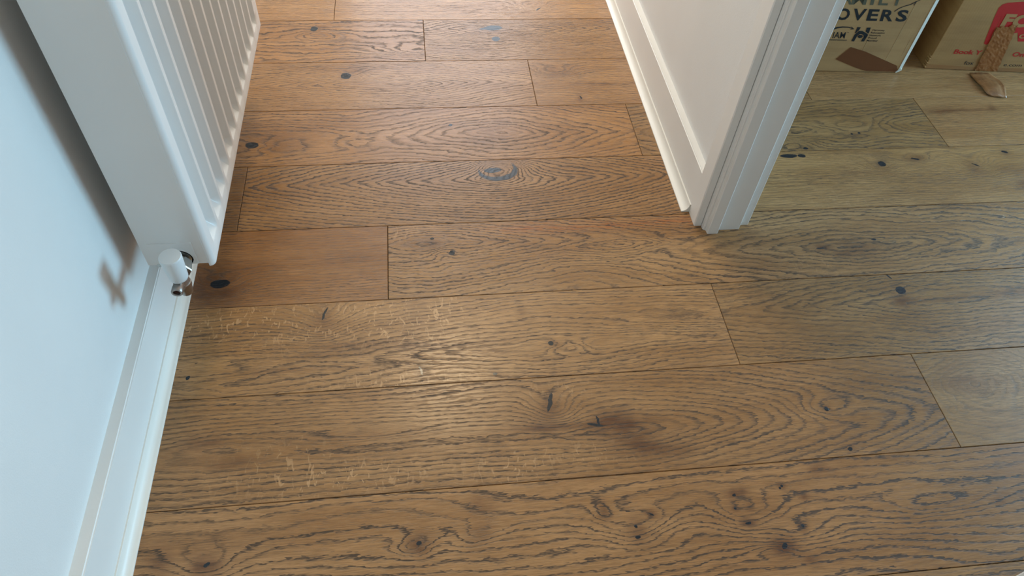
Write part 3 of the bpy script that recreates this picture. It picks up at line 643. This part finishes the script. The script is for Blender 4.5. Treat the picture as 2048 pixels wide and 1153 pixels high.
obj('spindle', lathe(bmesh.new(), [(0, -.004), (.0085, -.004), (.0085, .006), (.0110, .0075), (.0110, .012), (0, .012)], v(-.3725, -1.240, .194), (0, 0, 1), 32), M_CHROME, valve, 40)
cap = obj('valve_cap', lathe(bmesh.new(), [(0, 0), (.0112, 0), (.0128, .001), (.0138, .004), (.0163, .0455), (.0163, .0475), (.0155, .0492), (0, .0500)], v(-.3715, -1.2405, .2045), (0, 0, 1), 48), M_CAP, valve, 40)
cap['label'] = 'white tapered plastic valve cap'
# small lug at the lower back corner of the side cover
obj('panel_lug', lathe(bmesh.new(), [(0, 0), (.0035, 0), (.0035, .003), (0, .003)], L(-.4185, RY0+.001, .1765), (0, -1, 0), 16), M_CHROME2, rad, 40)

# ------------------------------------------------------------------ cardboard boxes
def text_part(parent, body, x, z, width, height, mat, shear=0.0, bold=0.0, rot=0.0, name='lettering', yoff=-.0004, skew=0.0):
    c = bpy.data.curves.new('t', 'FONT'); c.body = body; c.size = 1.0; c.offset = bold; c.extrude = 0.0
    c.resolution_u = 3
    t = bpy.data.objects.new('t', c); COL.objects.link(t)
    dg = bpy.context.evaluated_depsgraph_get(); dg.update()
    me = bpy.data.meshes.new_from_object(t.evaluated_get(dg))
    bpy.data.objects.remove(t)
    xs = [q.co.x for q in me.vertices]; ys = [q.co.y for q in me.vertices]
    x0, x1 = min(xs), max(xs); capH = 0.70
    y0 = 0.0; hgt = capH
    cr, sr = math.cos(rot), math.sin(rot)
    for q in me.vertices:
        a = (q.co.x-x0)/(x1-x0)*width; b = (q.co.y-y0)/hgt*height
        a += shear*b
        q.co = (x + a*cr - b*sr, yoff, z + a*sr + b*cr)
    me.name = name
    return link(name, me, mat, parent)

def flat(parent, name, pts, mat, yoff=-.0005, th=.0003):
    """thin printed or taped shape on the front face, pts in (x, z)"""
    bm = prism(bmesh.new(), pts, yoff, yoff+th, 'y')
    return obj(name, bm, mat, parent)

def carton(name, loc, rz, w, d, h, mat, label, group=None):
    """open-bottom corner origin: front left; walls, folded top flaps, a centre seam and bottom"""
    c = empty(name, loc, rz); tag(c, label, 'box', group)
    t = .004
    bxo('front_wall', (0, w, 0, t, 0, h), mat, c, .0016, 2)
    bxo('back_wall', (0, w, d-t, d, 0, h), mat, c, .0016, 2)
    bxo('side_wall', (0, t, t, d-t, 0, h), mat, c)
    bxo('side_wall', (w-t, w, t, d-t, 0, h), mat, c)
    bxo('bottom', (t, w-t, t, d-t, .0005, .004), mat, c)
    bxo('top_flap', (.001, w-.001, .001, d/2-.001, h, h+t), mat, c, .001)
    bxo('top_flap', (.001, w-.001, d/2+.001, d-.001, h, h+t), mat, c, .001)
    bxo('seam_tape', (-.0004, w+.0004, d/2-.025, d/2+.025, h+t, h+t+.0004), M_TAPE_FLAT, c)
    return c
TH1 = math.atan2(-.462+.449, 1.259-1.033)
W1 = 0.46
ox, oy = 1.2600 - W1*math.cos(TH1), -.4622 - W1*math.sin(TH1)
b1 = carton('cardboard_box', (ox, oy, 0.0008), TH1, W1, .30, .42, M_CARD, 'tan cardboard box with black lettering standing by the door frame')
S1 = lambda p: (p[0] + W1, p[1])
def letter(ch, pos, w, h, mat, shear=-.17, bold=.03):
    """pos = middle of the letter in the plane of the face"""
    x, z = S1(pos)
    return text_part(b1, ch, x - w/2 - shear*h/2, z - h/2, w, h, mat, shear, bold)
for ch, pos, w in [('M', (-0.2522, 0.1622), .036), ('O', (-0.2169, 0.1623), .0325), ('V', (-0.1768, 0.1625), .034), ('E', (-0.1412, 0.1623), .0275), ('R', (-0.1037, 0.1621), .0325), ('S', (-0.0661, 0.1623), .028)]:
    letter(ch, pos, w, .029, M_INK)
for ch, pos, w in [('F', (-0.2607, 0.2031), .026), ('A', (-0.2269, 0.2032), .033), ('M', (-0.1930, 0.2033), .037), ('I', (-0.1600, 0.2034), .009), ('L', (-0.1314, 0.2034), .024), ('Y', (-0.0980, 0.2035), .034)]:
    letter(ch, pos, w, .029, M_INKG, -.17, .02)
def t1(body, left, right, h, bold=0.0):
    a, b = S1(left), S1(right)
    text_part(b1, body, a[0], a[1], b[0]-a[0], h, M_INK, -.17, bold)
t1('IAM', (-0.2185, 0.0967), (-0.1863, 0.0962), .0175, .01)
t1('TM', (-0.1876, 0.1121), (-0.1819, 0.1120), .0028)
for wd, a, b in [('Harmony', (-0.1234, 0.1193), (-0.0919, 0.1192)), ('Relocation', (-0.1244, 0.1119), (-0.0885, 0.1119)), ('Network', (-0.1248, 0.1046), (-0.0946, 0.1047)), ('Proud', (-0.1249, 0.0972), (-0.1029, 0.0971)), ('Member', (-0.1250, 0.0897), (-0.0956, 0.0895))]:
    t1(wd, a, b, .0050, .012)
t1('Mobility Member', (-0.2281, 0.0893), (-0.1780, 0.0890), .0019, .0)
H = lambda pts: [S1(p) for p in pts]
flat(b1, 'rule_line', H([(-0.2339, 0.0929), (-0.1779, 0.0927), (-0.1774, 0.0915), (-0.2333, 0.0914)]), M_INK)
# swoosh arrow
arc = [(-0.2367, 0.1139), (-0.2333, 0.1195), (-0.2280, 0.1238), (-0.2183, 0.1277), (-0.2050, 0.1295), (-0.1906, 0.1290), (-0.1779, 0.1257), (-0.1776, 0.1239), (-0.1895, 0.1263), (-0.2036, 0.1262), (-0.2167, 0.1238), (-0.2249, 0.1197), (-0.2285, 0.1147)]
flat(b1, 'printed_arrow', H(arc), M_INK)
flat(b1, 'printed_arrow', H([(-0.1823, 0.1295), (-0.1718, 0.1229), (-0.1815, 0.1211), (-0.1816, 0.1226), (-0.1765, 0.1239), (-0.1823, 0.1280)]), M_INK)
# the linked H emblem: leaning posts and a ribbon between
for pts in [[(-0.1665, 0.1288), (-0.1573, 0.1281), (-0.1586, 0.1206), (-0.1636, 0.1118), (-0.1662, 0.1126)],
            [(-0.1650, 0.1081), (-0.1563, 0.1056), (-0.1580, 0.0888), (-0.1653, 0.0894)],
            [(-0.1412, 0.1278), (-0.1315, 0.1281), (-0.1298, 0.1123), (-0.1317, 0.1117), (-0.1404, 0.1178)],
            [(-0.1314, 0.1071), (-0.1293, 0.1090), (-0.1318, 0.0895), (-0.1396, 0.0893), (-0.1391, 0.0996)],
            [(-0.1644, 0.1085), (-0.1574, 0.1184), (-0.1490, 0.1186), (-0.1309, 0.1099), (-0.1306, 0.1035), (-0.1369, 0.0993), (-0.1410, 0.1069), (-0.1472, 0.1100), (-0.1519, 0.1099), (-0.1562, 0.1043)],
            [(-0.1554, 0.1025), (-0.1519, 0.1073), (-0.1459, 0.1071), (-0.1414, 0.1047), (-0.1425, 0.0995), (-0.1488, 0.0983)]]:
    flat(b1, 'printed_emblem', H(pts), M_INK)
# dark brown tape patch across the lower right
flat(b1, 'tape_patch', H([(-0.1591, 0.0726), (-0.1143, 0.0603), (-0.0115, 0.0211), (-0.0036, 0.0080), (-0.0044, 0.0033), (-0.0887, 0.0034), (-0.1232, 0.0137), (-0.1848, 0.0368)]), M_TAPE_FLAT, -.0007, .0003)
M_CREASE = mat_card('crease_tan', lin(190, 160, 116), lin(170, 136, 94))
for a, b in [((-0.0500, 0.0328), (-0.0471, 0.2026)), ((-0.1244, 0.0633), (-0.1229, 0.0953)), ((-0.0124, 0.0473), (-0.0127, 0.0981))]:
    (ax_, az_), (bx_, bz_) = S1(a), S1(b)
    flat(b1, 'crease', [(ax_, az_), (ax_+.0012, az_), (bx_+.0012, bz_), (bx_, bz_)], M_CREASE, -.0003, .0003)
flat(b1, 'printed_line', H([(-0.0921, 0.1735), (-0.0852, 0.1812), (-0.0743, 0.1876), (-0.0602, 0.1929), (-0.0502, 0.2006), (-0.0412, 0.2048), (-0.0410, 0.2034), (-0.0488, 0.1989), (-0.0588, 0.1912), (-0.0735, 0.1859), (-0.0838, 0.1796), (-0.0904, 0.1724)]), M_INK)
flat(b1, 'printed_line', H([(-0.0514, 0.1908), (-0.0499, 0.2000), (-0.0484, 0.1992), (-0.0498, 0.1900)]), M_INK)
# carton's right corner edge, painted white where it catches the light
bm = prism(bmesh.new(), [(W1-.0012, -.0007), (W1+.0062, -.0007), (W1+.0062, .005), (W1-.0012, .005)], .006, .42)
e = obj('corner_edge', bm, M_PAPER_LIT, b1); e['label'] = 'raw corner edge of the box, painted white where it catches the light'
bmesh_tuft = bmesh.new()
for k in range(5):
    box(bmesh_tuft, W1-.006+.002*k, W1-.003+.002*k, -.0022-.0006*k, .001, .0005+.002*k, .004+.0025*k, .0005)
obj('frayed_corner', bmesh_tuft, M_PAPER_LIT, b1)

TH2 = math.atan2(-.471+.446, 1.622-1.35)
b2 = carton('cardboard_box', (1.3455, -.4458, 0.0008), TH2, .50, .32, .40, M_CARD2, 'brown cardboard box with red lettering and a brown tape strip, right of the tan box')
def S2(px, pz):  return (px, pz)
Q2 = lambda pts: [((x-1.3455)/math.cos(TH2)*1.0, z) for x, z in pts]
SX = lambda x: (x-1.3455)
text_part(b2, 'Book Y', 0.0539, 0.0480, .074, .0125, M_RED, -.02, .022)
text_part(b2, 'Onlin', 0.2136, 0.0471, .056, .0125, M_RED, -.02, .022)
text_part(b2, 'fox', 0.0986, 0.0168, .026, .0110, M_INK, -.02, .0)
text_part(b2, 'e.com', 0.2085, 0.0171, .050, .0090, M_INK, -.02, .0)
# rounded red panel with knocked-out letters
red = []
red += [(0.1186, 0.0807), (0.1265, 0.0772), (0.1306, 0.0812), (0.1256, 0.1088), (0.1192, 0.1611), (0.1693, 0.1739), (0.2402, 0.1757), (0.2316, 0.2018), (0.1516, 0.1985), (0.1150, 0.1939), (0.1040, 0.1887), (0.0997, 0.1794), (0.1028, 0.1573), (0.1144, 0.0979)]
flat(b2, 'red_panel', red, M_RED, -.0004)
red2 = [(0.1289, 0.1033), (0.1192, 0.1611), (0.1693, 0.1739), (0.2402, 0.1757), (0.2643, 0.0938), (0.2043, 0.0904), (0.1888, 0.1155), (0.1403, 0.1039)]
flat(b2, 'red_panel', red2, M_RED, -.0004)
text_part(b2, 'FO', 0.1307, 0.1326, .078, .0310, M_CARD2, -.05, .055, yoff=-.0009)
text_part(b2, 'or', 0.1982, 0.1003, .036, .0170, M_CARD2, -.05, .02, yoff=-.0009)
# crinkled tape running down over the lettering
tp = bmesh.new()
nx, nz = 10, 26
a0, a1 = (0.1250, 0.1295), (0.1748, 0.1358); c0, c1 = (0.1389, -0.0010), (0.1997, 0.0011)
gr = []
for j in range(nz+1):
    r = j/nz; row_ = []
    for i in range(nx+1):
        u = i/nx
        xx = (a0[0]*(1-u)+a1[0]*u)*(1-r) + (c0[0]*(1-u)+c1[0]*u)*r
        zz = (a0[1]*(1-u)+a1[1]*u)*(1-r) + (c0[1]*(1-u)+c1[1]*u)*r
        if j == 0: zz += random.uniform(-.004, .005)
        if i in (0, nx): xx += random.uniform(-.0012, .0012)
        yy = -.0014 - random.random()*.0009
        row_.append(tp.verts.new((xx, yy, max(.0005, zz))))
    gr.append(row_)
for p_, q_ in zip(gr, gr[1:]):
    for k in range(nx): tp.faces.new((p_[k], p_[k+1], q_[k+1], q_[k]))
obj('tape_strip', tp, M_TAPE, b2)
# slightly browner band along the bottom and the crumpled lower corner
flat(b2, 'bottom_band', [(.002, .001), (.498, .001), (.498, .009), (.30, .013), (.12, .011), (.002, .014)], mat_card('cardboard_darker', lin(160, 112, 66), lin(144, 98, 56)), -.0003, .0002)
cr = bmesh.new()
for k in range(6):
    z = .004 + k*.006
    box(cr, -.0035+.0012*(k % 2), .0006, -.0030+.0008*(k % 3), .012, z, z+.0045, .0012)
obj('crumpled_corner', cr, M_CARD2, b2)

# loose end of tape curling onto the floor
tl = bmesh.new()
tail_px = [(1.4608, -0.4725, 1.5124, -0.4738), (1.4574, -0.4947, 1.5228, -0.4965), (1.4569, -0.5167, 1.5245, -0.5164), (1.4568, -0.5427, 1.5194, -0.5402), (1.4591, -0.5641, 1.5105, -0.5656), (1.4696, -0.5728, 1.5050, -0.5824)]
hts = [.0030, .0042, .0075, .0095, .0060, .0022]
gr = []
for (xa, ya, xb, yb), hh in zip(tail_px, hts):
    row_ = []
    for i in range(7):
        u = i/6
        row_.append(tl.verts.new((xa*(1-u)+xb*u, ya*(1-u)+yb*u, hh*(.75+.5*math.sin(math.pi*u)) + (.0035 if i == 6 else 0)*(hh/.0095))))
    gr.append(row_)
for p_, q_ in zip(gr, gr[1:]):
    for k in range(6): tl.faces.new((p_[k], p_[k+1], q_[k+1], q_[k]))
bmesh.ops.subdivide_edges(tl, edges=tl.edges, cuts=1, use_grid_fill=True)
for q_ in tl.verts: q_.co.z += random.uniform(-.0006, .0008)
cen = Vector((1.47, -.52, 0))
for q_ in tl.verts: q_.co -= cen
to = obj('tape_offcut', tl, M_TAPE_TAIL, None, 180); to.location = cen
sm = to.modifiers.new('thickness', 'SOLIDIFY'); sm.thickness = .0004
tag(to, 'torn end of brown parcel tape curling on the floor before the boxes', 'tape')
